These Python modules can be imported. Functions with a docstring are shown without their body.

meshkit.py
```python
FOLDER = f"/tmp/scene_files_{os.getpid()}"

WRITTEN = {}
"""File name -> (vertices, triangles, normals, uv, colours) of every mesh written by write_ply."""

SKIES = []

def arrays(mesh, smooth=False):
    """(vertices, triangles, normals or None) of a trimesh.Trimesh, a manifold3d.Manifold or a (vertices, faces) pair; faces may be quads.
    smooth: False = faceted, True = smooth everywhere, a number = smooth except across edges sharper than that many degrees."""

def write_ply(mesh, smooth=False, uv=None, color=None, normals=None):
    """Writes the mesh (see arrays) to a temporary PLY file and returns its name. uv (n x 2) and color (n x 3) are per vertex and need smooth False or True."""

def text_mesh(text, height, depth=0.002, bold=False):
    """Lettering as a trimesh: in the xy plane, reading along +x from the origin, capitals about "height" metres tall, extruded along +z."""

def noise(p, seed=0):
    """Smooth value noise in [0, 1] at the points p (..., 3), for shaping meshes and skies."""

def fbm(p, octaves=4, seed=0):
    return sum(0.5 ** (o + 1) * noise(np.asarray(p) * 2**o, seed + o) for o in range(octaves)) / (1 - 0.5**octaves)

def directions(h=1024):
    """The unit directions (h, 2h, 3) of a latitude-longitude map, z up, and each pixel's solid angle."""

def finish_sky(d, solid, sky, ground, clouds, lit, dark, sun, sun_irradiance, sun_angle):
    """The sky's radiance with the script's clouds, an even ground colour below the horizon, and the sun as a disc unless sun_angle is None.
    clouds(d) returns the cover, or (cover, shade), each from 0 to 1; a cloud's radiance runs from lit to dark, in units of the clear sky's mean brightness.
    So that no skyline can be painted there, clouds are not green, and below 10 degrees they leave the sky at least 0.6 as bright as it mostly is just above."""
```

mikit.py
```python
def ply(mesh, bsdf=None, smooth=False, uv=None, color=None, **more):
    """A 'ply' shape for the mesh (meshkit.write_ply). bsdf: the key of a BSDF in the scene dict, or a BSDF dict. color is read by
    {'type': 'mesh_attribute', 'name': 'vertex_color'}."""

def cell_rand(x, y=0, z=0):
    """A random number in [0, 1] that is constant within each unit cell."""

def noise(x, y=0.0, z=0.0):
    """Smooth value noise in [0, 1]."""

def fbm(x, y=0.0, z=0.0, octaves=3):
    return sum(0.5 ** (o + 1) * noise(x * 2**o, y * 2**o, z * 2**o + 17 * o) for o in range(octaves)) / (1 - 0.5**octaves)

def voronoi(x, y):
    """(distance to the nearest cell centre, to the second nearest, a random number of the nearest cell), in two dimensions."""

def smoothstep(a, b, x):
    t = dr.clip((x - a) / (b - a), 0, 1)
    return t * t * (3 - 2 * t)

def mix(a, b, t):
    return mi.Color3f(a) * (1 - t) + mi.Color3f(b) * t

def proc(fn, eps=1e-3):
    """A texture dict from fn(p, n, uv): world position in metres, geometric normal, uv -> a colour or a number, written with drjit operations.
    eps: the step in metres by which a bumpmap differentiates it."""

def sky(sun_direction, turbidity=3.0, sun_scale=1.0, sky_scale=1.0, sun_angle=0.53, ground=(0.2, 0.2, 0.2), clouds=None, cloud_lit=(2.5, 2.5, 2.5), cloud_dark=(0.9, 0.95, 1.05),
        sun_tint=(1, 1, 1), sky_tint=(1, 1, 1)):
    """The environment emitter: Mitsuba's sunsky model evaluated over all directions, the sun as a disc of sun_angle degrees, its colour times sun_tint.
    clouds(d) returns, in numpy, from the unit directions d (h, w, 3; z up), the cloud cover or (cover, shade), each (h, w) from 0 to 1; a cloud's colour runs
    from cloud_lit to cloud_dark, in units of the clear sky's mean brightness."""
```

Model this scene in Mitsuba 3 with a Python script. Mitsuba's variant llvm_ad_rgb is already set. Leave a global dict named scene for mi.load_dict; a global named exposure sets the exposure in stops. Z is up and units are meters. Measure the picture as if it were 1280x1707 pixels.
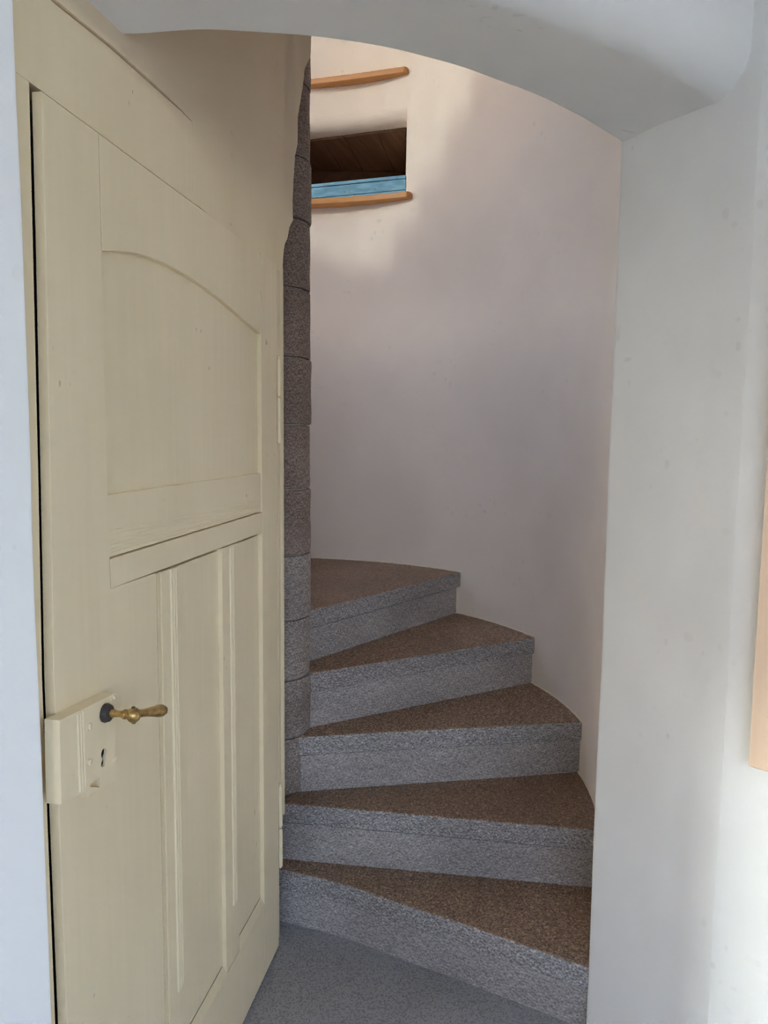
import math
import numpy as np, trimesh, drjit as dr, mitsuba as mi, mikit
import manifold3d as m3
import shapely, shapely.geometry as sg
from shapely import affinity
from mikit import proc, noise, fbm, cell_rand, smoothstep, mix
import meshkit

rng = np.random.default_rng(7)
scene, labels = {'type': 'scene'}, {}
T = mi.ScalarTransform4f
exposure = 0.0

# ------------------------------------------------------------------ camera
PITCH, ROLL, EYE = math.radians(5.7), math.radians(0.6), 1.55
fw = np.array([0, math.cos(PITCH), -math.sin(PITCH)])
up0 = np.array([0, math.sin(PITCH), math.cos(PITCH)])
up = up0 * math.cos(ROLL) + np.array([-1., 0, 0]) * math.sin(ROLL)
scene['camera'] = {'type': 'perspective', 'fov': math.degrees(2 * math.atan(853.5 / 1240.0)), 'fov_axis': 'y', 'near_clip': 0.02, 'far_clip': 200.,
                   'to_world': T().look_at(origin=[0, 0, EYE], target=[0, fw[1], EYE + fw[2]], up=up.tolist())}

# ------------------------------------------------------------------ sky and sun (daylight through the windows)
SUN = np.array([-0.75, -0.60, 0.31])
scene['sky'] = mikit.sky(SUN, turbidity=3.0, sun_scale=0.065, sky_scale=1.0, sun_angle=3.8, ground=(0.62, 0.56, 0.48), sun_tint=(0.64, 0.96, 1.62), sky_tint=(1.06, 0.945, 1.07))
exposure = 4.99

# ------------------------------------------------------------------ materials
def principled(name, color, rough, bump=None, bscale=1.0, eps=1e-3, **kw):
    b = {'type': 'principled', 'base_color': color if isinstance(color, dict) else {'type': 'rgb', 'value': list(color)}, 'roughness': rough, **kw}
    if bump is not None:
        b = {'type': 'bumpmap', 'arbitrary': proc(bump, eps), 'scale': bscale, 'bsdf': b}
    scene[name] = {'type': 'twosided', 'bsdf': b}

def plaster_bump(p, n, uv):
    return 0.0035 * fbm(p.x * 9, p.y * 9, p.z * 9, 3) + 0.0007 * fbm(p.x * 120, p.y * 120, p.z * 120, 2)

def plaster_col(base, dirt=(0.55, 0.50, 0.44)):
    def f(p, n, uv):
        t = fbm(p.x * 2.3 + 3, p.y * 2.3, p.z * 1.7, 4)
        spots = smoothstep(0.80, 0.86, noise(p.x * 55, p.y * 55, p.z * 38)) * smoothstep(0.55, 0.75, fbm(p.x * 5, p.y * 5, p.z * 4, 3))
        c = mix([q * 0.94 for q in base], [q * 1.04 for q in base], smoothstep(0.3, 0.7, t))
        return mix([c.x, c.y, c.z], dirt, 0.35 * spots)
    return f

principled('white_plaster', proc(plaster_col((0.74, 0.735, 0.70))), 0.85, plaster_bump, eps=3e-3)
principled('stair_plaster', proc(plaster_col((0.75, 0.662, 0.565))), 0.85, plaster_bump, eps=3e-3)
_old = plaster_col((0.60, 0.50, 0.36), (0.40, 0.34, 0.27))
def old_plaster_col(p, n, uv):
    """bare old plaster above, the door's cream paint carried on to its lower strip"""
    u = (0.305 + p.x) * -0.16935 + (2.118 - p.y) * 0.98556
    w = 0.012 + 0.35 * dr.clip(0.62 - u, 0, 0.45) + 0.01 * noise(p.x * 60, p.y * 60, p.z * 60)
    k = 1 - smoothstep(-1.0, 1.0, (p.z - 2.188) / w)
    a, b = _old(p, n, uv), paint_col(p, n, uv)
    return a * (1 - k) + b * k
def paint_col(p, n, uv):
    t = fbm(p.x * 3, p.y * 3, p.z * 1.2, 4)
    g = fbm(p.x * 90, p.y * 90, p.z * 4, 2)
    c = mix((0.70, 0.595, 0.395), (0.76, 0.65, 0.445), smoothstep(0.3, 0.7, t))
    chips = smoothstep(0.885, 0.91, noise(p.x * 75, p.y * 75, p.z * 40)) * smoothstep(0.60, 0.72, fbm(p.x * 6, p.y * 6, p.z * 5, 3))
    c = c * (0.97 + 0.05 * g)
    return mix([c.x, c.y, c.z], (0.30, 0.22, 0.14), 0.6 * chips)

def paint_bump(p, n, uv):
    return 0.0006 * fbm(p.x * 40, p.y * 40, p.z * 5, 3) + 0.0016 * fbm(p.x * 6, p.y * 6, p.z * 3, 2)

principled('old_plaster', proc(old_plaster_col), 0.7, plaster_bump, eps=3e-3)
principled('cream_paint', proc(paint_col), 0.42, paint_bump, eps=2e-3, specular=0.4)
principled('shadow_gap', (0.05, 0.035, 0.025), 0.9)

def granite(dark, mid, light, worn=None, coarse=230.0, face=None):
    def f(p, n, uv, face=face):
        a = noise(p.x * coarse, p.y * coarse, p.z * coarse)
        b = noise(p.x * coarse * 1.9 + 7, p.y * coarse * 1.9, p.z * coarse * 1.9)
        t = 0.6 * a + 0.4 * b
        c = mix(dark, mid, smoothstep(0.28, 0.52, t))
        c = mix([c.x, c.y, c.z], light, smoothstep(0.56, 0.80, t))
        s = fbm(p.x * 4, p.y * 4, p.z * 6, 4)
        c = c * (0.72 + 0.56 * s)
        if worn is not None:
            w = smoothstep(0.42, 0.7, fbm(p.x * 3 + 5, p.y * 3, p.z * 3, 3))
            m = c * mi.Color3f(worn)
            c = c * (1 - w) + m * w
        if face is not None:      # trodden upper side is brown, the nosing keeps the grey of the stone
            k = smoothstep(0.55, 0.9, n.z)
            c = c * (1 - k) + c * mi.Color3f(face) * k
        return c
    return f

def stone_bump(p, n, uv):
    return 0.0009 * noise(p.x * 210, p.y * 210, p.z * 210) + 0.0025 * fbm(p.x * 22, p.y * 22, p.z * 22, 2)

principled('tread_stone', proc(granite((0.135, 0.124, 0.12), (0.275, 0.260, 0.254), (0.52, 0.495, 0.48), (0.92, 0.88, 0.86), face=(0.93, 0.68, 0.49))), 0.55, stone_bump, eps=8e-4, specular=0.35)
principled('riser_stone', proc(granite((0.20, 0.18, 0.168), (0.325, 0.30, 0.282), (0.51, 0.48, 0.455), (0.86, 0.84, 0.84))), 0.8, stone_bump, eps=8e-4)
principled('drum_stone', proc(granite((0.115, 0.086, 0.070), (0.215, 0.165, 0.138), (0.34, 0.27, 0.23), (0.85, 0.80, 0.78))), 0.8, stone_bump, eps=8e-4)
principled('drum_stone_grey', proc(granite((0.135, 0.112, 0.098), (0.25, 0.212, 0.19), (0.42, 0.37, 0.335), (0.85, 0.82, 0.80))), 0.8, stone_bump, eps=8e-4)
principled('mortar', (0.60, 0.56, 0.50), 0.9)

def floor_col(p, n, uv):
    t = noise(p.x * 260, p.y * 260, 0.3) * 0.6 + 0.4 * noise(p.x * 520, p.y * 520, 2.7)
    c = mix((0.235, 0.235, 0.24), (0.36, 0.36, 0.365), smoothstep(0.3, 0.6, t))
    c = mix([c.x, c.y, c.z], (0.50, 0.50, 0.48), smoothstep(0.72, 0.86, t))
    return c * (0.75 + 0.5 * fbm(p.x * 3, p.y * 3, 0.0, 4))
principled('terrazzo', proc(floor_col), 0.4, specular=0.45)

def wood(c0, c1, axis_x, scale=1.0):
    ax = np.array(axis_x, float) / np.linalg.norm(axis_x)
    def f(p, n, uv):
        l = p.x * ax[0] + p.y * ax[1] + p.z * ax[2]
        q = mi.Vector3f(p.x - l * ax[0], p.y - l * ax[1], p.z - l * ax[2])
        g = fbm(q.x * 160 * scale + l * 3, q.y * 160 * scale, q.z * 160 * scale + l * 2, 3)
        h = fbm(q.x * 22 * scale + l * 0.8, q.y * 22 * scale, q.z * 22 * scale, 3)
        return mix(c0, c1, dr.clip(0.45 * g + 0.65 * h - 0.05, 0, 1))
    return f
principled('sill_wood', proc(wood((0.40, 0.165, 0.04), (0.62, 0.29, 0.085), (1, -0.4, 0))), 0.4)
principled('oak', proc(wood((0.70, 0.50, 0.34), (0.84, 0.66, 0.49), (0, 0, 1))), 0.45)
principled('dark_wood', proc(wood((0.055, 0.026, 0.012), (0.21, 0.105, 0.05), (0.35, 1, 0))), 0.7)
def blue_col(p, n, uv):
    t = fbm(p.x * 18, p.y * 18, p.z * 60, 3)
    c = mix((0.09, 0.26, 0.38), (0.17, 0.37, 0.50), smoothstep(0.3, 0.7, t))
    k = smoothstep(0.80, 0.88, noise(p.x * 90, p.y * 90, p.z * 60))
    return mix([c.x, c.y, c.z], (0.12, 0.14, 0.14), 0.55 * k)
principled('blue_paint', proc(blue_col), 0.6)
def brass_col(p, n, uv):
    return mix((0.28, 0.17, 0.06), (0.62, 0.42, 0.17), smoothstep(0.25, 0.7, fbm(p.x * 70, p.y * 70, p.z * 70, 3)))
scene['brass'] = {'type': 'twosided', 'bsdf': {'type': 'principled', 'base_color': proc(brass_col), 'metallic': 0.9, 'roughness': 0.33}}
principled('black_iron', (0.035, 0.028, 0.024), 0.5)
principled('black_hole', (0.004, 0.004, 0.004), 1.0)

# ------------------------------------------------------------------ helpers
def add(key, mesh, bsdf, smooth=False):
    scene[key] = mikit.ply(mesh, bsdf, smooth=smooth)
    return key

def tag(key, label=None, category=None, group=None, kind=None):
    e = labels.setdefault(key, {})
    for k, v in (('label', label), ('category', category), ('group', group), ('kind', kind)):
        if v: e[k] = v

_used = {}
def num(base):
    n = _used.get(base, 0); _used[base] = n + 1
    return base if n == 0 else f'{base}_{n:03d}'

def prism(poly, z0, z1):
    """shapely polygon -> manifold prism"""
    polys = [np.array(poly.exterior.coords)[:-1]] + [np.array(i.coords)[:-1] for i in poly.interiors]
    return m3.CrossSection([q.tolist() for q in polys], m3.FillRule.EvenOdd).extrude(z1 - z0).translate([0, 0, z0])

def to_tri(m):
    if isinstance(m, trimesh.Trimesh): return m
    q = m.to_mesh()
    return trimesh.Trimesh(np.asarray(q.vert_properties[:, :3], float), np.asarray(q.tri_verts, int), process=False)

def wobble(mesh, amp, freq, seed=0, edge=None):
    """refined mesh displaced by smooth noise (uneven hand-laid plaster)"""
    if edge: mesh = mesh.refine_to_length(edge)
    t = to_tri(mesh)
    v = np.array(t.vertices)
    d = np.stack([meshkit.fbm(v * freq + 11.3 * k, 2, seed + k) - 0.5 for k in range(3)], -1)
    return trimesh.Trimesh(v + d * 2 * amp, t.faces, process=False)

def miter_offset(P, d):
    """inward offset of a CCW ring by d (scalar or per vertex), vertex for vertex"""
    a, b = np.roll(P, 1, 0), np.roll(P, -1, 0)
    e1, e2 = P - a, b - P
    e1 /= np.linalg.norm(e1, axis=1, keepdims=True); e2 /= np.linalg.norm(e2, axis=1, keepdims=True)
    n1 = np.stack([-e1[:, 1], e1[:, 0]], -1); n2 = np.stack([-e2[:, 1], e2[:, 0]], -1)
    m = n1 + n2; m /= np.maximum(np.linalg.norm(m, axis=1, keepdims=True), 1e-9)
    k = 1 / np.maximum((m * n1).sum(1), 0.5)
    return P + m * (np.broadcast_to(d, (len(P),)) * k)[:, None]

def slab(poly, z0, z1, ch=0.008, dens=0.02, jit=0.0, bottom=0.0):
    """prism with a softened upper edge (and lower edge, if bottom > 0), edge chips by jit"""
    poly = shapely.geometry.polygon.orient(poly.simplify(1e-4))
    ring = np.array(shapely.segmentize(poly.exterior, dens).coords)[:-1]
    c = ch * (1 + jit * (rng.random(len(ring)) - 0.5) * 2)
    levels = []
    if bottom: levels += [(z0, miter_offset(ring, bottom)), (z0 + bottom, ring)]
    else: levels += [(z0, ring)]
    levels += [(z1 - ch, ring), (z1 - 0.3 * ch, miter_offset(ring, 0.3 * c)), (z1, miter_offset(ring, c))]
    V, F, n = [], [], len(ring)
    for z, r in levels: V.append(np.column_stack([r, np.full(n, z)]))
    i = np.arange(n); j = (i + 1) % n
    for k in range(len(levels) - 1):
        A, B = k * n, (k + 1) * n
        F += [np.stack([A + i, A + j, B + j], -1), np.stack([A + i, B + j, B + i], -1)]
    for lev, flip in ((0, True), (len(levels) - 1, False)):
        pl = sg.Polygon(levels[lev][1])
        tv, tf = trimesh.creation.triangulate_polygon(pl, engine='earcut')
        from scipy.spatial import cKDTree
        idx = cKDTree(levels[lev][1]).query(tv)[1] + lev * n
        f = idx[tf]
        v3 = np.vstack(V); 
        nz = np.cross(v3[f[:, 1]] - v3[f[:, 0]], v3[f[:, 2]] - v3[f[:, 0]])[:, 2]
        f[(nz < 0) != flip] = f[(nz < 0) != flip][:, ::-1]
        F.append(f)
    return trimesh.Trimesh(np.vstack(V), np.vstack(F), process=False)

def lathe(profile, sections=32):
    """profile [(r, z)] around z"""
    return trimesh.creation.revolve(np.array(profile, float), sections=sections)

def chaikin(P, n=3):
    P = np.asarray(P, float)
    for _ in range(n):
        q = [P[0]]
        for a, b in zip(P[:-1], P[1:]): q += [0.75 * a + 0.25 * b, 0.25 * a + 0.75 * b]
        q.append(P[-1]); P = np.array(q)
    return P

# ------------------------------------------------------------------ plan of the place
WC, WR = np.array([-0.519, 2.452]), 1.219        # centre and radius of the round stair wall
NC, NR = np.array([-0.352, 2.430]), 0.110        # newel
J = np.array([0.540, 1.793])                     # far edge of the right jamb
K, K2, K3 = np.array([0.6555, 1.564]), np.array([0.703, 1.468]), np.array([1.65, 0.52])
ang = math.radians(9.75)
DD, DN, P0 = np.array([math.sin(ang), math.cos(ang)]), np.array([math.cos(ang), -math.sin(ang)]), np.array([-0.305, 2.118])
def dp(u, off=0.0): return P0 - DD * u + DN * off    # plan point of the door plane: u from the hinge edge towards the latch
FR = -0.016                                       # plane of the door frame and of the plaster above it

def at_angle(a, r): return WC + r * np.array([math.cos(math.radians(a)), math.sin(math.radians(a))])
def sector(a0, a1, r0, r1, n=90):
    A = np.linspace(a0, a1, n)
    return sg.Polygon([at_angle(a, r1) for a in A] + [at_angle(a, r0) for a in A[::-1]])

FL, FRt = dp(0.797, FR), J                        # far line of the arch, on the door wall and on the jamb
arch_dir = (FRt - FL) / np.linalg.norm(FRt - FL)

# ------------------------------------------------------------------ setting
TOP = 5.3
add('floor', trimesh.creation.box(bounds=[[-2.4, -2.9, -0.12], [2.0, 4.3, 0.0]]), 'terrazzo')
tag('floor', 'dark grey speckled terrazzo floor in front of the first step', kind='structure')

ring = sector(-25, 262, WR, WR + 0.25, 150).union(sector(40, 125, WR + 0.2, WR + 0.85, 60))
wall = prism(ring, -0.02, TOP)
niche_poly = sg.Polygon([(0.085, 3.2), (0.085, 3.52), (0.10, 4.25), (-0.62, 4.25), (-0.62, 3.2)])
N0, N1 = 2.640, 2.985
wall -= prism(niche_poly, N0, N1)
# stair window, hidden from the camera: daylight falls over the flight on to the back wall
zz = np.linspace(3.0, 5.0, 21)
for za, zb in zip(zz[:-1], zz[1:]):                 # its right jamb follows the slope of the flight
    amax = 200 + 13 * ((za + zb) / 2 - 3.28) / 0.52
    wall -= prism(sector(165, min(amax, 246), WR - 0.1, WR + 0.5, 16), za, zb + 0.001)
wall -= prism(sector(104, 158, WR - 0.1, WR + 0.95, 16), 2.02, 3.25)
# rounded plaster head of the niche
lip = prism(sector(50, 104, WR - 0.05, WR + 0.06, 60).intersection(sg.box(-0.62, 3, 0.086, 4)), N1 - 0.001, N1 + 0.06)
_tor = trimesh.creation.torus(WR + 0.06, 0.06, major_sections=256, minor_sections=40)
_tor.apply_translation([WC[0], WC[1], N1 + 0.06])
wall -= lip - m3.Manifold(m3.Mesh(np.asarray(_tor.vertices, np.float32), np.asarray(_tor.faces, np.uint32)))
wm = wobble(wall, 0.004, 2.2, 3, 0.09)
add('wall_stair', wm, 'stair_plaster', 35)
tag('wall_stair', 'curved whitewashed plaster wall around the spiral stair', kind='structure')
for a in np.arange(168, 246, 5.6):
    c = at_angle(a, WR + 0.12)
    zb = 3.0 if a < 200 else max(3.0, 3.28 + (a - 200) / 13 * 0.52)
    if zb < 4.9:
        br = trimesh.creation.cylinder(radius=0.029, segment=[[c[0], c[1], zb - .02], [c[0], c[1], 5.02]], sections=10)
        add(num('window_1__bar'), br, 'white_plaster')
tag('window_1', 'tall barred stair window behind the newel', kind='structure')
add('ceiling_stair', to_tri(prism(sg.Point(*WC).buffer(WR + 0.2), TOP, TOP + 0.1)), 'stair_plaster')
tag('ceiling_stair', 'plaster ceiling high above the stair', kind='structure')

niche_in = sg.Polygon([(-0.615, 3.845), (0.085, 3.615), (0.097, 4.24), (-0.615, 4.24)])
xs = [-0.70, -0.50, -0.36, -0.25, -0.08, 0.12]
for i in range(5):
    sl = lambda x, o: sg.Polygon([(xs[i] + .001, 3.5), (xs[i + 1] - .001, 3.5), (xs[i + 1] - .001 + .16, 4.4), (xs[i] + .001 + .16, 4.4)])
    pk = sl(0, 0).intersection(niche_in)
    if pk.area > 0.005: add(num('wall_stair__plank'), slab(pk, N1 - 0.010 + 0.002 * math.sin(3.1 * i), N1 + 0.02, 0.001, 0.05, 0, 0.003), 'dark_wood')
add('wall_stair__niche_lining', to_tri(prism(sg.Polygon([(-0.61, 4.16), (0.08, 4.16), (0.08, 4.24), (-0.61, 4.24)]), N0 + 0.002, N1 - 0.012)), 'dark_wood')

# arch: soffit between the far and the front line, header above
def arch_z(s): return np.interp(s, [-0.2, 0, .15, .34, .504, .668, .864, .996, 1.10, 1.3], [2.20, 2.222, 2.266, 2.297, 2.311, 2.309, 2.290, 2.262, 2.231, 2.18])
GL, GR = np.array([-0.515, 0.985]), np.array([0.735, 1.515])
L = np.linalg.norm(FRt - FL)
secs = []
for t in np.linspace(-0.10, 1.12, 62):
    s = t * L
    Fp, Gp = FL + (FRt - FL) * t, GL + (GR - GL) * np.clip((t - 0.0) / 1.0, -0.2, 1.2)
    zf = float(np.mean([arch_z(s + o) for o in (-.04, -.02, 0, .02, .04)])); zg = zf - 0.018
    dirv = Gp - Fp; w = np.linalg.norm(dirv); dirv = dirv / w
    prof = [(0, TOP)] + [(0.008 * (1 - math.cos(a)), zf + 0.008 * (1 - math.sin(a))) for a in np.linspace(0, math.pi / 2, 4)]
    prof += [(w * q, zf + (zg - zf) * q + 0.004 * math.sin(math.pi * q)) for q in (.1, .2, .3)]
    R = 0.08
    prof += [(w - R + R * math.sin(a), zg + R * (1 - math.cos(a))) for a in np.linspace(0, math.pi / 2, 9)]
    prof += [(w, zg + .25), (w, TOP)]
    secs.append(np.array([[*(Fp + dirv * a), z] for a, z in prof]))
secs = np.array(secs); nS, nP = secs.shape[:2]
idx = np.arange(nS * nP).reshape(nS, nP); Fc = []
for i in range(nS - 1):
    for k in range(nP):
        a, b, c, d = idx[i, k], idx[i, (k + 1) % nP], idx[i + 1, (k + 1) % nP], idx[i + 1, k]
        Fc += [[a, c, b], [a, d, c]]
tv, tf = trimesh.creation.triangulate_polygon(sg.Polygon(np.column_stack([np.linalg.norm(secs[0][:, :2] - secs[0][0, :2], axis=1), secs[0][:, 2]])), engine='earcut')
for f in tf:
    Fc += [[idx[0, f[0]], idx[0, f[1]], idx[0, f[2]]], [idx[-1, f[0]], idx[-1, f[2]], idx[-1, f[1]]]]
am = trimesh.Trimesh(secs.reshape(-1, 3), np.array(Fc), process=False); trimesh.repair.fix_normals(am)
v = np.array(am.vertices); dz = meshkit.fbm(v * 4.0, 3, 5) - 0.5; v[:, 2] += 0.010 * dz * (v[:, 2] < 2.6)
am.vertices = v
add('wall_arch', am, 'white_plaster', 40)
tag('wall_arch', 'white plastered arch with rounded front edge over the foot of the stair', kind='structure')

# right wall: jamb with soft corners
path = np.vstack([[[0.60, 1.93], J + np.array([0.012, 0.03])], chaikin([J + np.array([0.004, 0.012]), J, J + (K - J) * .06], 2), [J + (K - J) * .5], chaikin([K - (K - J) * .12, K + np.array([.001, .0]), K + (K2 - K) * .3, K2 - (K2 - K) * .1, K2 + np.array([.003, 0]), K2 + (K3 - K2) * .06], 3), [K3]])
right_poly = sg.Polygon(list(map(tuple, path)) + [(1.95, .75), (1.95, 2.2), (0.86, 2.2)])
right_poly = right_poly.difference(sg.Point(*WC).buffer(WR + 0.02, 64)) if not right_poly.is_valid else right_poly.difference(sg.Point(*WC).buffer(WR + 0.004, 64).intersection(sg.box(0.55, 1.82, 2, 3)))
if right_poly.geom_type != 'Polygon': right_poly = max(right_poly.geoms, key=lambda g: g.area)
add('wall_right', wobble(prism(right_poly, -0.02, 2.78), 0.0035, 3.0, 9, 0.05), 'white_plaster', 35)
tag('wall_right', 'white plaster wall and jamb right of the stair', kind='structure')

# left wall beside the door
c0 = dp(1.108, 0.010)
ld = np.array([-0.915, -0.403])
corner = chaikin([dp(1.106, -0.09), dp(1.106, -0.004), c0, c0 + ld * 0.03], 3)
left_poly = sg.Polygon(list(map(tuple, corner)) + [tuple(c0 + ld * 1.75), tuple(c0 + ld * 1.75 + np.array([-.1, .2])), tuple(dp(1.106, -0.09) + np.array([-.25, .10]))])
add('wall_left', wobble(prism(left_poly.buffer(0), -0.02, 2.78), 0.002, 3.0, 4, 0.05), 'white_plaster', 35)
tag('wall_left', 'white plaster wall with rounded corner left of the door', kind='structure')

# the room behind the camera
side = prism(sg.box(-2.3, -2.8, -2.0, 0.6), 0, 2.78) - m3.Manifold.cube([1, 0.99, 1.20]).translate([-2.6, -1.72, 1.05])
add('wall_side', to_tri(side), 'white_plaster'); tag('wall_side', 'white side wall of the room behind the camera', kind='structure')
back = prism(sg.box(-2.0, -2.8, 2.0, -2.6), 0, 2.78) - prism(sg.box(-0.75, -3, 1.60, -2.4), 0.55, 2.70)
add('wall_back', to_tri(back), 'white_plaster'); tag('wall_back', 'white back wall with window opening behind the camera', kind='structure')
room = prism(sg.box(1.66, -2.6, 1.9, 0.75), 0, 2.78) - m3.Manifold.cube([1, 1.9, 1.75]).translate([1.4, -2.3, 0.75])
add('wall_room', to_tri(room), 'white_plaster'); tag('wall_room', 'white right wall of the room behind the camera', kind='structure')
cp = sg.Polygon([(-2.3, -2.8), (1.95, -2.8), (1.95, 2.0), tuple(GR + np.array([.1, .0])), tuple(GR + np.array([0.0, -.01])), tuple(GL + np.array([0, -.01])), (-0.9, 1.2), (-2.3, 1.0)])
add('ceiling', to_tri(prism(cp, 2.78, 2.95)), 'white_plaster'); tag('ceiling', 'white ceiling of the room before the stair', kind='structure')

# plaster wall in the door plane, over the door up to the newel, with a ragged edge where it meets the newel stones
def door_mesh(m):
    """local (u, off, z) -> world"""
    t = to_tri(m).copy(); v = np.array(t.vertices)
    xy = P0[None] - DD[None] * v[:, :1] + DN[None] * v[:, 1:2]
    return trimesh.Trimesh(np.column_stack([xy, v[:, 2]]), t.faces, process=False)
def uz_prism(pts, o0, o1):
    """polygon in (u, z) extruded from offset o0 to o1, in local (u, off, z)"""
    m = prism(pts if isinstance(pts, sg.Polygon) else sg.Polygon(pts), o0, o1)     # (u, z, off)
    return m.transform([[1, 0, 0, 0], [0, 0, 1, 0], [0, 1, 0, 0]]) if False else _swap(m)
def _swap(m):
    t = to_tri(m); v = np.array(t.vertices)[:, [0, 2, 1]]
    return trimesh.Trimesh(v, t.faces[:, ::-1], process=False)
edge = [(-0.107, 2.02), (-0.105, 2.05), (-0.111, 2.075), (-0.119, 2.10), (-0.140, 2.13), (-0.150, 2.165), (-0.168, 2.19), (-0.166, 2.25), (-0.172, 2.31), (-0.180, 2.38), (-0.205, 2.42),
        (-0.208, 2.50), (-0.235, 2.55), (-0.250, 2.60), (-0.262, 2.66), (-0.30, 2.72), (-0.31, 2.86)]
upl = sg.Polygon([(1.104, 2.192), (0.99, 2.176), (0.83, 2.190), (0.56, 2.200), (0.51, 2.1995), (0.51, 2.0375)] + edge + [(1.104, 2.86)])
um = m3.Manifold(m3.Mesh(*[np.asarray(a, t) for a, t in zip((lambda q: (q.vertices, q.faces))(uz_prism(upl, -0.10, FR)), (np.float32, np.uint32))]))
uw = wobble(um, 0.0009, 5.0, 8, 0.03); uv_ = np.array(uw.vertices)
uv_[:, 1] += 0.0045 * np.clip((uv_[:, 0] - 0.42) / 0.25, 0, 1) * (uv_[:, 1] > -0.06); uv_[:, 1] += (0.0008 + 0.016 * np.clip((-0.13 - uv_[:, 0]) / 0.05, 0, 1) + 0.014 * np.clip((-0.24 - uv_[:, 0]) / 0.05, 0, 1)) * (uv_[:, 1] > -0.06); _m = np.clip((uv_[:, 0] - 0.20) / 0.12, 0, 1) * np.clip((0.66 - uv_[:, 0]) / 0.12, 0, 1) * np.clip((2.30 - uv_[:, 2]) / 0.09, 0, 1) * (uv_[:, 1] > -0.06)
_flush = FR + 0.0002 + 0.0045 * np.clip((uv_[:, 0] - 0.515) / 0.15, 0, 1)
uv_[:, 1] = uv_[:, 1] * (1 - _m) + _flush * _m; uw.vertices = uv_
add('wall_door', door_mesh(uw), 'old_plaster', 40)
tag('wall_door', 'old beige plaster above the door, ragged where it meets the stone newel', kind='structure')

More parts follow.
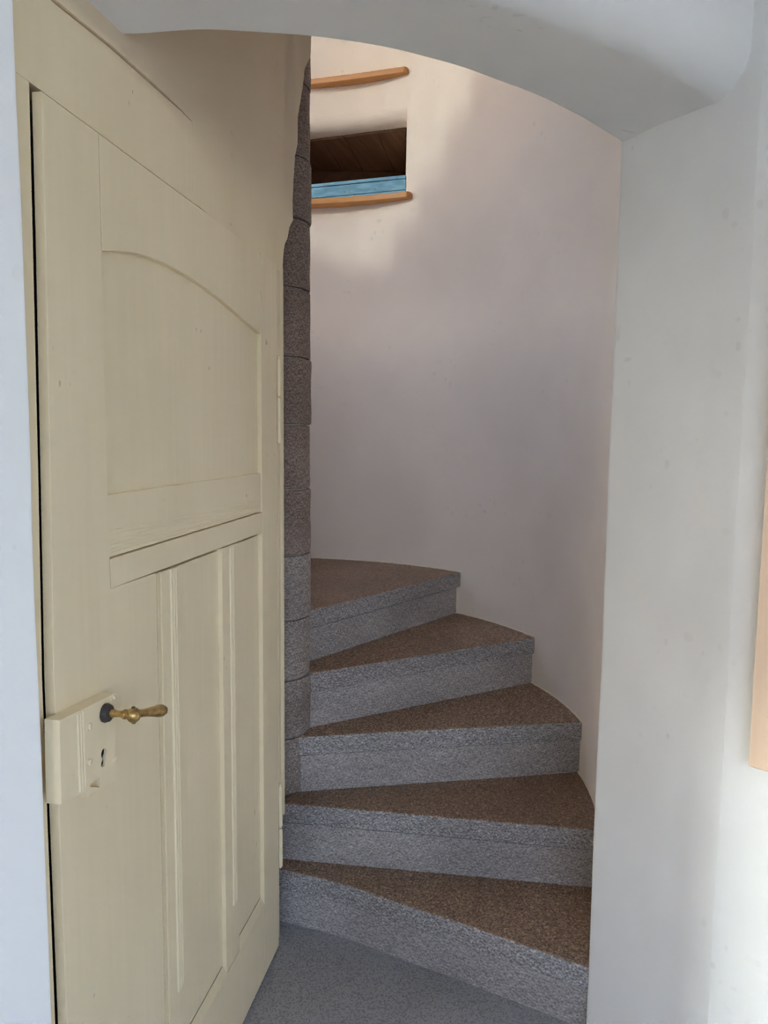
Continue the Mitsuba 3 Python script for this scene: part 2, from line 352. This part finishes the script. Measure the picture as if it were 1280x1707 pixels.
# ------------------------------------------------------------------ door
def dadd(key, mesh, bsdf='cream_paint', smooth=30): return add(key, door_mesh(mesh), bsdf, smooth)
def dslab(poly, o0, o1, ch=0.0015, dens=0.05, jit=0):
    return _swap_t(slab(poly if isinstance(poly, sg.Polygon) else sg.Polygon(poly), o0, o1, ch, dens, jit))
def _swap_t(t):
    return trimesh.Trimesh(np.array(t.vertices)[:, [0, 2, 1]], t.faces[:, ::-1], process=False)
def dprofile(prof, z0, z1):
    """profile [(u, off)] closed, extruded upwards"""
    return to_tri(prism(sg.Polygon(prof).buffer(0), z0, z1))
BK = -0.036
UE = [(1.060, 0.012), (1.061, .65), (1.063, .94), (1.064, 1.19), (1.056, 1.484), (1.048, 1.823), (1.045, 2.025)]
d = 'door_1'
tag(d, 'cream painted panelled door with surface lock below the stair', kind='structure')
stile_l = sg.Polygon([(0.738, 0.012)] + UE + [(0.901, 2.025), (0.9005, 1.2935), (0.738, 1.2905)])
dadd(d + '__stile', dslab(stile_l, -0.0158, 0, 0.002))
dadd(d + '__stile_001', dslab([(0.0, 0.012), (0.131, 0.012), (0.131, 2.025), (0.0, 2.025)], BK, 0, 0.002))
arch_pts = [(0.8990, 1.844), (0.844, 1.8575), (0.782, 1.868), (0.715, 1.8735), (0.64, 1.8745), (0.56, 1.872), (0.48, 1.866), (0.40, 1.857), (0.324, 1.846), (0.23, 1.832), (0.133, 1.818)]
dadd(d + '__top_rail', dslab([(0.1325, 2.025)] + arch_pts[::-1] + [(0.8990, 2.025)], BK, -0.0004, 0.002))
dadd(d + '__upper_panel', dslab([(0.1315, 1.44), (0.900, 1.44)] + [(a, z + .004) for a, z in arch_pts], BK, -0.0115, 0.001))
# frieze board with raised grain along its lower part
fb = [to_tri(dslab([(0.1325, 1.3485), (0.8995, 1.3445), (0.8995, 1.4505), (0.1325, 1.4525)], BK, -0.0035, 0.0025))]
dadd(d + '__frieze_board', fb[0])
for k in range(6):
    za = 1.352 + 0.0075 * k + 0.001 * math.sin(5 * k); zb = 1.352 + 0.0062 * k
    r_ = 0.0011 - 0.00012 * k
    pts = np.array([[0.14 + 0.15 * i, -0.0035, zb + (za - zb) * i / 5 + 0.0015 * math.sin(i * 1.7 + k)] for i in range(6)])
    segs = []
    for a, b in zip(pts[:-1], pts[1:]):
        c = trimesh.creation.cylinder(radius=r_, segment=[a, b], sections=6); segs.append(c)
    dadd(num(d + '__frieze_board__grain_ridge'), trimesh.util.concatenate(segs))
dadd(d + '__lock_rail', dslab([(0.1325, 1.2925), (0.8990, 1.2925), (0.8990, 1.3425), (0.1325, 1.3465)], BK, -0.0004, 0.0015))
dadd(d + '__bottom_rail', dslab([(0.1325, 0.012), (0.737, 0.012), (0.737, 0.229), (0.1325, 0.229)], BK, -0.0002, 0.0015))
# lower panels: chamfer, reeded strip, flat field
FLO = -0.0115
dadd(d + '__lower_panel', dslab([(0.412, 0.2512), (0.737, 0.2512), (0.737, 1.2842), (0.412, 1.2842)], BK, FLO, 0.0005))
dadd(d + '__lower_panel_001', dslab([(0.1325, 0.2512), (0.322, 0.2512), (0.322, 1.2842), (0.1325, 1.2842)], BK, FLO, 0.0005))
dadd(d + '__muntin', dslab([(0.3225, 0.2305), (0.4115, 0.2305), (0.4115, 1.2895), (0.3225, 1.2895)], BK, -0.0012, 0.0015))
dadd(d + '__lower_panel__chamfer', dprofile([(0.737, -0.0005), (0.737, FLO), (0.700, FLO)], 0.2305, 1.287))
dadd(d + '__lower_panel__raised_strip', dslab([(0.612, 0.232), (0.703, 0.232), (0.703, 1.286), (0.612, 1.286)], FLO, FLO + 0.004, 0.002))
def bevel_bottom(u0, u1):
    t = to_tri(prism(sg.Polygon([(FLO, 0.2295), (-0.0005, 0.2295), (FLO, 0.2485)]), u0, u1))  # (off, z, u)
    v = np.array(t.vertices)[:, [2, 0, 1]]
    return trimesh.Trimesh(v, t.faces, process=False)
dadd(d + '__lower_panel__bottom_bevel', bevel_bottom(0.413, 0.611))
dadd(d + '__lower_panel_001__bottom_bevel', bevel_bottom(0.133, 0.3215))
def reeds(uc, off, z0, w=0.0105, r=0.0045):
    out = []
    for q in (-1, 0, 1):
        c = trimesh.creation.cylinder(radius=r, segment=[[uc + q * w, off - 0.001, z0], [uc + q * w, off - 0.001, 1.285]], sections=16)
        s = trimesh.creation.icosphere(2, r); s.apply_translation([uc + q * w, off - 0.001, z0]); out += [c, s]
    return out
for q, m in enumerate(zip(reeds(0.652, FLO + .004, 0.381)[::2], reeds(0.652, FLO + .004, 0.381)[1::2])):
    dadd(num(d + '__lower_panel__reed'), trimesh.util.concatenate(m), smooth=40)
for q, m in enumerate(zip(reeds(0.352, -0.0012, 0.379, .0095, .004)[::2], reeds(0.352, -0.0012, 0.379, .0095, .004)[1::2])):
    dadd(num(d + '__muntin__reed'), trimesh.util.concatenate(m), smooth=40)
# casing around the leaf
cz = 2.0365
dadd(d + '__frame_head', uz_prism([(0.500, cz), (1.105, cz), (1.105, 2.190), (0.99, 2.1735), (0.83, 2.1875), (0.56, 2.1985), (0.500, 2.198), (0.500, 2.1)], -0.099, FR), 'old_plaster', False)
dadd(d + '__frame_post', dslab([(1.067, 0.0), (1.105, 0.0), (1.105, cz - .001), (1.0515, cz - .001), (1.0625, 1.48), (1.0705, 1.19)], -0.10, FR + .002, 0.002))
fp = dprofile([(-0.006, -0.10), (-0.006, FR), (-0.05, FR), (-0.053, FR - .004), (-0.056, FR), (-0.078, FR), (-0.081, FR - .004), (-0.084, FR + .002), (-0.094, FR + .006), (-0.104, FR + .002), (-0.108, FR - .006), (-0.108, -0.06)], 0.381, cz - .001)
dadd(d + '__frame_post_001', fp, smooth=50)
dadd(d + '__frame_post_002', dslab([(-0.006, 0.0), (-0.006, 0.380), (-0.055, 0.380), (-0.055, 0.0)], -0.10, FR, 0.002))
# stair-side darkness behind the gap
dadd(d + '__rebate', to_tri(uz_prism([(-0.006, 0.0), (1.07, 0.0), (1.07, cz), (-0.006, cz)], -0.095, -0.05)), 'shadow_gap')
# hinges
for z0, z1, zm in ((1.530, 1.768, 1.662), (0.255, 0.512, 0.380)):
    h = num(d + '__hinge')
    for a, b in ((z0, zm - .0015), (zm + .0015, z1)):
        c = lathe([(0, a), (0.0045, a), (0.0075, a + .006), (0.0075, b - .006), (0.0045, b), (0, b)], 20); c.apply_translation([-0.012, 0.001, 0])
        dadd(num(h + '__knuckle'), c, smooth=40)
    tip = lathe([(0, z1), (0.004, z1), (0.005, z1 + .006), (0, z1 + .011)], 16); tip.apply_translation([-0.012, 0.001, 0])
    dadd(h + '__finial', tip, smooth=40)
# surface lock
LO = 0.025
lc = sg.Polygon([(0.940, 0.978), (1.030, 0.992), (1.034, 1.002), (1.094, 1.013), (1.091, 1.139), (0.939, 1.127)])
lock = uz_prism(lc, 0.0005, LO)
notch = uz_prism([(0.992, 1.0075), (1.019, 1.0085), (1.019, 1.004), (0.992, 0.9905)], LO - 0.012, LO + 0.01)
def M(t): return m3.Manifold(m3.Mesh(np.asarray(t.vertices, np.float32), np.asarray(t.faces, np.uint32)))
lk = to_tri(dslab(lc, 0.0005, LO, 0.0018, 0.02))
lkm = M(lk)
body = lkm - M(notch) if lkm.status() == m3.Error.NoError and not lkm.is_empty() else lkm
key_hole = sg.Point(0.9780, 1.0415).buffer(0.0075).union(sg.box(0.9745, 1.022, 0.9825, 1.0425)).union(sg.Point(0.9800, 1.0255).buffer(0.0062))
body = body - M(uz_prism(key_hole, LO - 0.010, LO + 0.01))
dadd(d + '__lock_case', to_tri(body), smooth=30)
dadd(d + '__lock_case__keyhole', to_tri(uz_prism(key_hole.buffer(-0.0002), LO - 0.0098, LO - 0.004)), 'black_hole')
for uc in (1.0325, 1.0400, 1.0465):
    c = trimesh.creation.cylinder(radius=0.0026, segment=[[uc, LO - 0.0005, 1.010], [uc, LO - 0.0005, 1.1325]], sections=14)
    dadd(num(d + '__lock_case__reed'), c, smooth=40)
for (su, sz), q in zip(((0.944, 1.1235), (1.016, 1.100), (1.019, 1.044), (0.946, 1.016)), range(4)):
    s = lathe([(0, 0), (0.0062, 0), (0.0060, 0.0018), (0.0042, 0.0034), (0, 0.004)], 20)
    sl = M(s) - m3.Manifold.cube([0.014, 0.0017, 0.01], True).rotate([0, 0, 50 + 40 * q]).translate([0, 0, 0.0065])
    s = to_tri(sl); v = np.array(s.vertices)
    s = trimesh.Trimesh(np.column_stack([v[:, 0] + su, v[:, 2] + LO, v[:, 1] + sz]), s.faces[:, ::-1], process=False)
    dadd(num(d + '__lock_case__screw'), s, smooth=40)
# lever handle: black rose, brass spindle, knob and lever
hk = d + '__handle'
hu, hz = 0.972, 1.106
def along_n(prof, u=hu, z=hz, sec=32):
    t = lathe(prof, sec); v = np.array(t.vertices)
    return trimesh.Trimesh(np.column_stack([v[:, 0] + u, v[:, 2], v[:, 1] + z]), t.faces[:, ::-1], process=False)
dadd(hk + '__rose', along_n([(0, LO), (0.0150, LO), (0.0155, LO + .003), (0.0135, LO + .009), (0.0090, LO + .0115), (0, LO + .0118)]), 'black_iron', 40)
dadd(hk + '__spindle', along_n([(0, LO + .011), (0.0066, LO + .011), (0.0066, LO + .016), (0.0054, LO + .019), (0.0054, LO + .032), (0.0078, LO + .0335), (0.0080, LO + .0365), (0.0056, LO + .0385), (0.0060, LO + .042), (0, LO + .042)]), 'brass', 40)
ball = trimesh.creation.icosphere(3, 0.0118); ball.apply_scale([1.0, 0.95, 1.05]); ball.apply_translation([hu, LO + .050, hz])
dadd(hk + '__knob', ball, 'brass', True)
lv = lathe([(0, -0.004), (0.0060, -0.002), (0.0066, 0.012), (0.0062, 0.022), (0.0068, 0.030), (0.0088, 0.052), (0.0106, 0.066), (0.0104, 0.075), (0.0078, 0.083), (0.0042, 0.0865), (0.0040, 0.0885), (0.0026, 0.0905), (0, 0.091)], 28)
# lever axis: mostly towards the hinge side, a little out and up
ax_l = np.array([-1.0, 0.10, -0.29]); ax_l /= np.linalg.norm(ax_l)
lv.apply_transform(trimesh.geometry.align_vectors([0, 0, 1], ax_l)); lv.apply_translation([hu - 0.006, LO + .051, hz])
dadd(hk + '__lever', lv, 'brass', 40)
pin = trimesh.creation.cylinder(radius=0.003, segment=[[hu, LO + .050, hz - .0135], [hu, LO + .050, hz + .0135]], sections=14)
dadd(hk + '__pin', pin, 'black_iron', 40)

# ------------------------------------------------------------------ spiral staircase
st = 'spiral_staircase'
tag(st, 'grey speckled stone spiral staircase winding up around a stone newel', 'staircase')
RISE = 0.19
room_in = sg.Point(*WC).buffer(WR + 0.012, 128).union(sg.Point(*J).buffer(0.13))
# in front of the arch's far line there is no stair
n_arch = np.array([-arch_dir[1], arch_dir[0]])
half = sg.Polygon([tuple(FL - arch_dir * 4), tuple(FRt + arch_dir * 4), tuple(FRt + arch_dir * 4 + n_arch * 8), tuple(FL - arch_dir * 4 + n_arch * 8)])
def door_half(u): return sg.Polygon([tuple(dp(3, FR + .003)), tuple(dp(u, FR + .003)), tuple(dp(u, -.09)), tuple(dp(-0.30, -.09)), tuple(dp(-0.30, -4)), tuple(dp(-9, -4)), tuple(dp(-9, 6)), tuple(dp(3, 6))])
LN = {1: ((-.310, 2.223), (.545, 1.790)), 2: ((-.293, 2.286), (.644, 2.139)), 3: ((-.252, 2.359), (.704, 2.515)), 4: ((-.235, 2.461), (.600, 2.922)), 5: ((-.225, 2.573), (.362, 3.327))}
lines = {k: (np.array(a), np.array(b)) for k, (a, b) in LN.items()}
zt = {k: RISE * k for k in range(0, 6)}
for k in range(6, 23):
    a = math.radians(95 + 18 * (k - 6)); dv = np.array([math.cos(a), math.sin(a)])
    lines[k] = (NC + dv * 0.05, NC + dv * 1.6); zt[k] = 0.95 + 0.203 * (k - 5)
nose1 = [(-0.43, 2.27), (-.310, 2.223), (-0.196, 2.185), (-0.090, 2.140), (0.060, 2.058), (0.225, 1.975), (0.385, 1.886), (0.545, 1.797), (0.75, 1.685)]
def front(k, back=0.0):
    if k == 1:
        ls = np.array(nose1)
        t = np.gradient(ls, axis=0); t /= np.linalg.norm(t, axis=1, keepdims=True)
        return ls + np.stack([-t[:, 1], t[:, 0]], -1) * back
    a, b = lines[k]; t = (b - a) / np.linalg.norm(b - a); n = np.array([-t[1], t[0]])
    lo = 0.35 if k <= 5 else 0.0
    return np.array([a - t * lo + n * back, b + t * 0.9 + n * back])
def tread_poly(k, back0, back1):
    f, g = front(k, back0), front(k + 1, back1)
    if k == 5:
        g = np.array([NC + (g[1] - NC) * 0.0, g[1]])
        pl = sg.Polygon([tuple(q) for q in f] + [tuple(WC + np.array([1.6, 1.6])), tuple(g[1]), tuple(g[0])]).buffer(0)
    else:
        pl = sg.Polygon([tuple(q) for q in f] + [tuple(q) for q in g[::-1]])
    if not pl.is_valid:
        pl = sg.MultiPoint([*f, *g]).convex_hull if k != 1 else pl.buffer(0)
    pl = pl.intersection(room_in)
    pl = pl.intersection(half.buffer(0.03 if k <= 2 else -0.004))
    if k <= 5: pl = pl.intersection(door_half(-0.0565 if k <= 2 else -0.109))
    if k >= 6: pl = pl.difference(sg.Point(*NC).buffer(NR - 0.02))
    else: pl = pl.difference(sg.Point(*NC).buffer(NR - 0.025, 24))
    if pl.geom_type != 'Polygon': pl = max(pl.geoms, key=lambda g: g.area)
    return pl.simplify(5e-4)
TH = 0.066
for k in range(1, 21):
    s = st + '__step' + ('' if k == 1 else f'_{k-1:03d}')
    try:
        tp = tread_poly(k, 0.0, 0.022); rp = tread_poly(k, 0.021, 0.022)
        add(s + '__tread', slab(tp, zt[k] - TH, zt[k], 0.007, 0.012, 0.55 if k < 6 else 0, 0.004), 'tread_stone', 50)
        z0 = zt[k - 1] + 0.0005 if k > 1 else -0.005
        if k > 5: z0 = zt[k - 1] - 0.02
        add(s + '__riser', slab(rp, z0, zt[k] - TH, 0.001, 0.03), 'riser_stone', 30)
    except Exception as e:
        print('step', k, e)
# newel: one drum to a step
jz = [-0.02, 0.19, 0.38, 0.57, 0.765, 0.962, 1.172, 1.383, 1.588, 1.796, 2.008, 2.216, 2.400, 2.618, 2.81, 3.01, 3.21, 3.41, 3.62, 3.82, 4.02, 4.22]
for k in range(len(jz) - 1):
    a, b = jz[k] + 0.0015, jz[k + 1] - 0.0015
    r = NR + 0.0012 * math.sin(2.3 * k + 1); c = 0.005
    prof = [(0, a), (r - c, a), (r - .0015, a + .0015), (r, a + c)] + [(r + 0.0006 * math.sin(7 * t + k), a + c + (b - a - 2 * c) * t) for t in np.linspace(.1, .9, 7)] + [(r, b - c), (r - .0015, b - .0015), (r - c, b), (0, b)]
    t = lathe(prof, 64); v = np.array(t.vertices)
    dsp = meshkit.fbm(np.column_stack([v[:, 0] * 18, v[:, 1] * 18, v[:, 2] * 14 + k * 5]), 3, k) - 0.5
    rr = np.linalg.norm(v[:, :2], axis=1, keepdims=True); v[:, :2] *= 1 + (0.004 * dsp[:, None] / np.maximum(rr, .02)) * (rr > .05)
    v[:, 0] += NC[0] + 0.0015 * math.sin(4.1 * k); v[:, 1] += NC[1]
    t = trimesh.Trimesh(v, t.faces, process=False)
    add(num(st + '__newel_drum'), t, 'drum_stone' if k > 5 else 'drum_stone_grey', 40)
core = lathe([(0, -.02), (NR - 0.012, -.02), (NR - 0.012, 4.2), (0, 4.2)], 32); core.apply_translation([*NC, 0])
add(st + '__newel_core', core, 'mortar', 40)

# ------------------------------------------------------------------ sill boards and the blue board in the niche
def sill(key, z0, z1, a0, a1, proud, straight=0.0, round_end=0.02):
    A = np.linspace(a0, a1, 40)
    inner = [at_angle(a, WR + 0.03) for a in A]
    ch0, ch1 = at_angle(a0, WR - proud), at_angle(a1, WR - proud)
    outer = []
    for q, a in zip(np.linspace(0, 1, 40), A):
        pr = at_angle(a, WR - proud); outer.append(pr * (1 - straight) + (ch0 + (ch1 - ch0) * q) * straight)
    pl = sg.Polygon(list(map(tuple, inner)) + list(map(tuple, outer[::-1]))).buffer(0)
    pl = pl.buffer(-round_end).buffer(round_end, 12)
    add(key, slab(pl, z0, z1, 0.004, 0.01, 0, 0.003), 'sill_wood', 35)
sill('sill_board', 2.629, 2.656, 58.9, 100, 0.028, 0.5, 0.016)
tag('sill_board', 'curved brown wooden sill board under the dark niche with the blue board', 'sill')
sill('sill_board_001', 3.171, 3.198, 60.2, 88, 0.022, 0.8, 0.014)
tag('sill_board_001', 'brown wooden sill board high on the bright stair wall above the niche', 'sill')
bb = 'blue_board'
tag(bb, 'light blue painted wooden board standing in the dark wall niche', 'board')
ba, be = np.array([-0.58, 3.755]), np.array([0.083, 3.545])
bt = (be - ba) / np.linalg.norm(be - ba); bn = np.array([-bt[1], bt[0]])
for z0, z1, th in ((2.657, 2.683, .020), (2.685, 2.732, .020), (2.735, 2.750, .026)):
    pl = sg.Polygon([tuple(ba), tuple(be), tuple(be + bn * th), tuple(ba + bn * th)])
    add(num(bb + '__slat'), slab(pl, z0, z1, 0.002, 0.05, 0, 0.0015), 'blue_paint', 30)

# ------------------------------------------------------------------ light oak board on the wall at the right edge
wd = (K3 - K2) / np.linalg.norm(K3 - K2); wn = np.array([-wd[1], wd[0]]) * -1
if wn @ np.array([-1, -1]) < 0: wn = -wn
o0 = K2 + wd * 0.055
pl = sg.Polygon([tuple(o0 + wn * .004), tuple(o0 + wd * .26 + wn * .004), tuple(o0 + wd * .26 + wn * .026), tuple(o0 + wn * .026)])
add('oak_board', slab(sg.polygon.orient(pl), 0.912, 2.02, 0.003, 0.05, 0, 0.003), 'oak', 30)
tag('oak_board', 'light oak board hanging upright on the white wall at the right edge', 'board')

# ------------------------------------------------------------------ uneven plaster bead where the wall meets the steps
principled('lip_plaster', (0.72, 0.63, 0.50), 0.85)
def on_wall(k, back):
    """where the front line of step k meets the round wall"""
    f = front(k, back); a, b = f[-2], f[-1]; e = (b - a) / np.linalg.norm(b - a)
    w = a - WC; B = w @ e; Cc = w @ w - WR * WR
    return a + e * (-B + math.sqrt(B * B - Cc))
def bead(pts, r=0.0035):
    pts = np.asarray(pts, float); out = []
    rr = r * (0.75 + 0.7 * meshkit.noise(pts * 45))
    for i in range(len(pts) - 1):
        sp = []
        for q in (i, i + 1):
            c = m3.Manifold.sphere(float(rr[q]), 8).translate(pts[q].tolist()); sp.append(c)
        out.append(to_tri(m3.Manifold.batch_hull(sp)))
    return trimesh.util.concatenate(out)
for k in range(2, 6):
    a0 = math.atan2(*(on_wall(k, 0.0) - WC)[::-1]); a1 = math.atan2(*(on_wall(k + 1, 0.02) - WC)[::-1]) if k < 5 else math.radians(96)
    A = np.linspace(a0, a1, max(6, int((a1 - a0) / 0.018)))
    add(num('wall_stair__plaster_bead'), bead([[WC[0] + (WR - .001) * math.cos(q), WC[1] + (WR - .001) * math.sin(q), zt[k] + 0.001] for q in A]), 'lip_plaster', 40)
    pr = on_wall(k, 0.019)
    add(num('wall_stair__plaster_bead'), bead([[pr[0], pr[1], z] for z in np.linspace(zt[k - 1] + .005, zt[k] - TH, 12)], 0.003), 'lip_plaster', 40)

tag('door_1__handle__rose', 'black iron handle rose'); tag('door_1__handle__lever', 'brass lever'); tag('door_1__handle__knob', 'brass ball joint'); tag('door_1__handle__spindle', 'brass spindle')
tag('door_1__lock_case__keyhole', 'black keyhole'); tag('wall_stair__plank', 'dark brown wooden soffit plank in the niche'); tag('wall_stair__niche_lining', 'dark wooden back of the niche')
for q in range(5): tag(st + '__step' + ('' if q == 0 else f'_{q:03d}') + '__tread', 'brown worn tread with grey nosing')
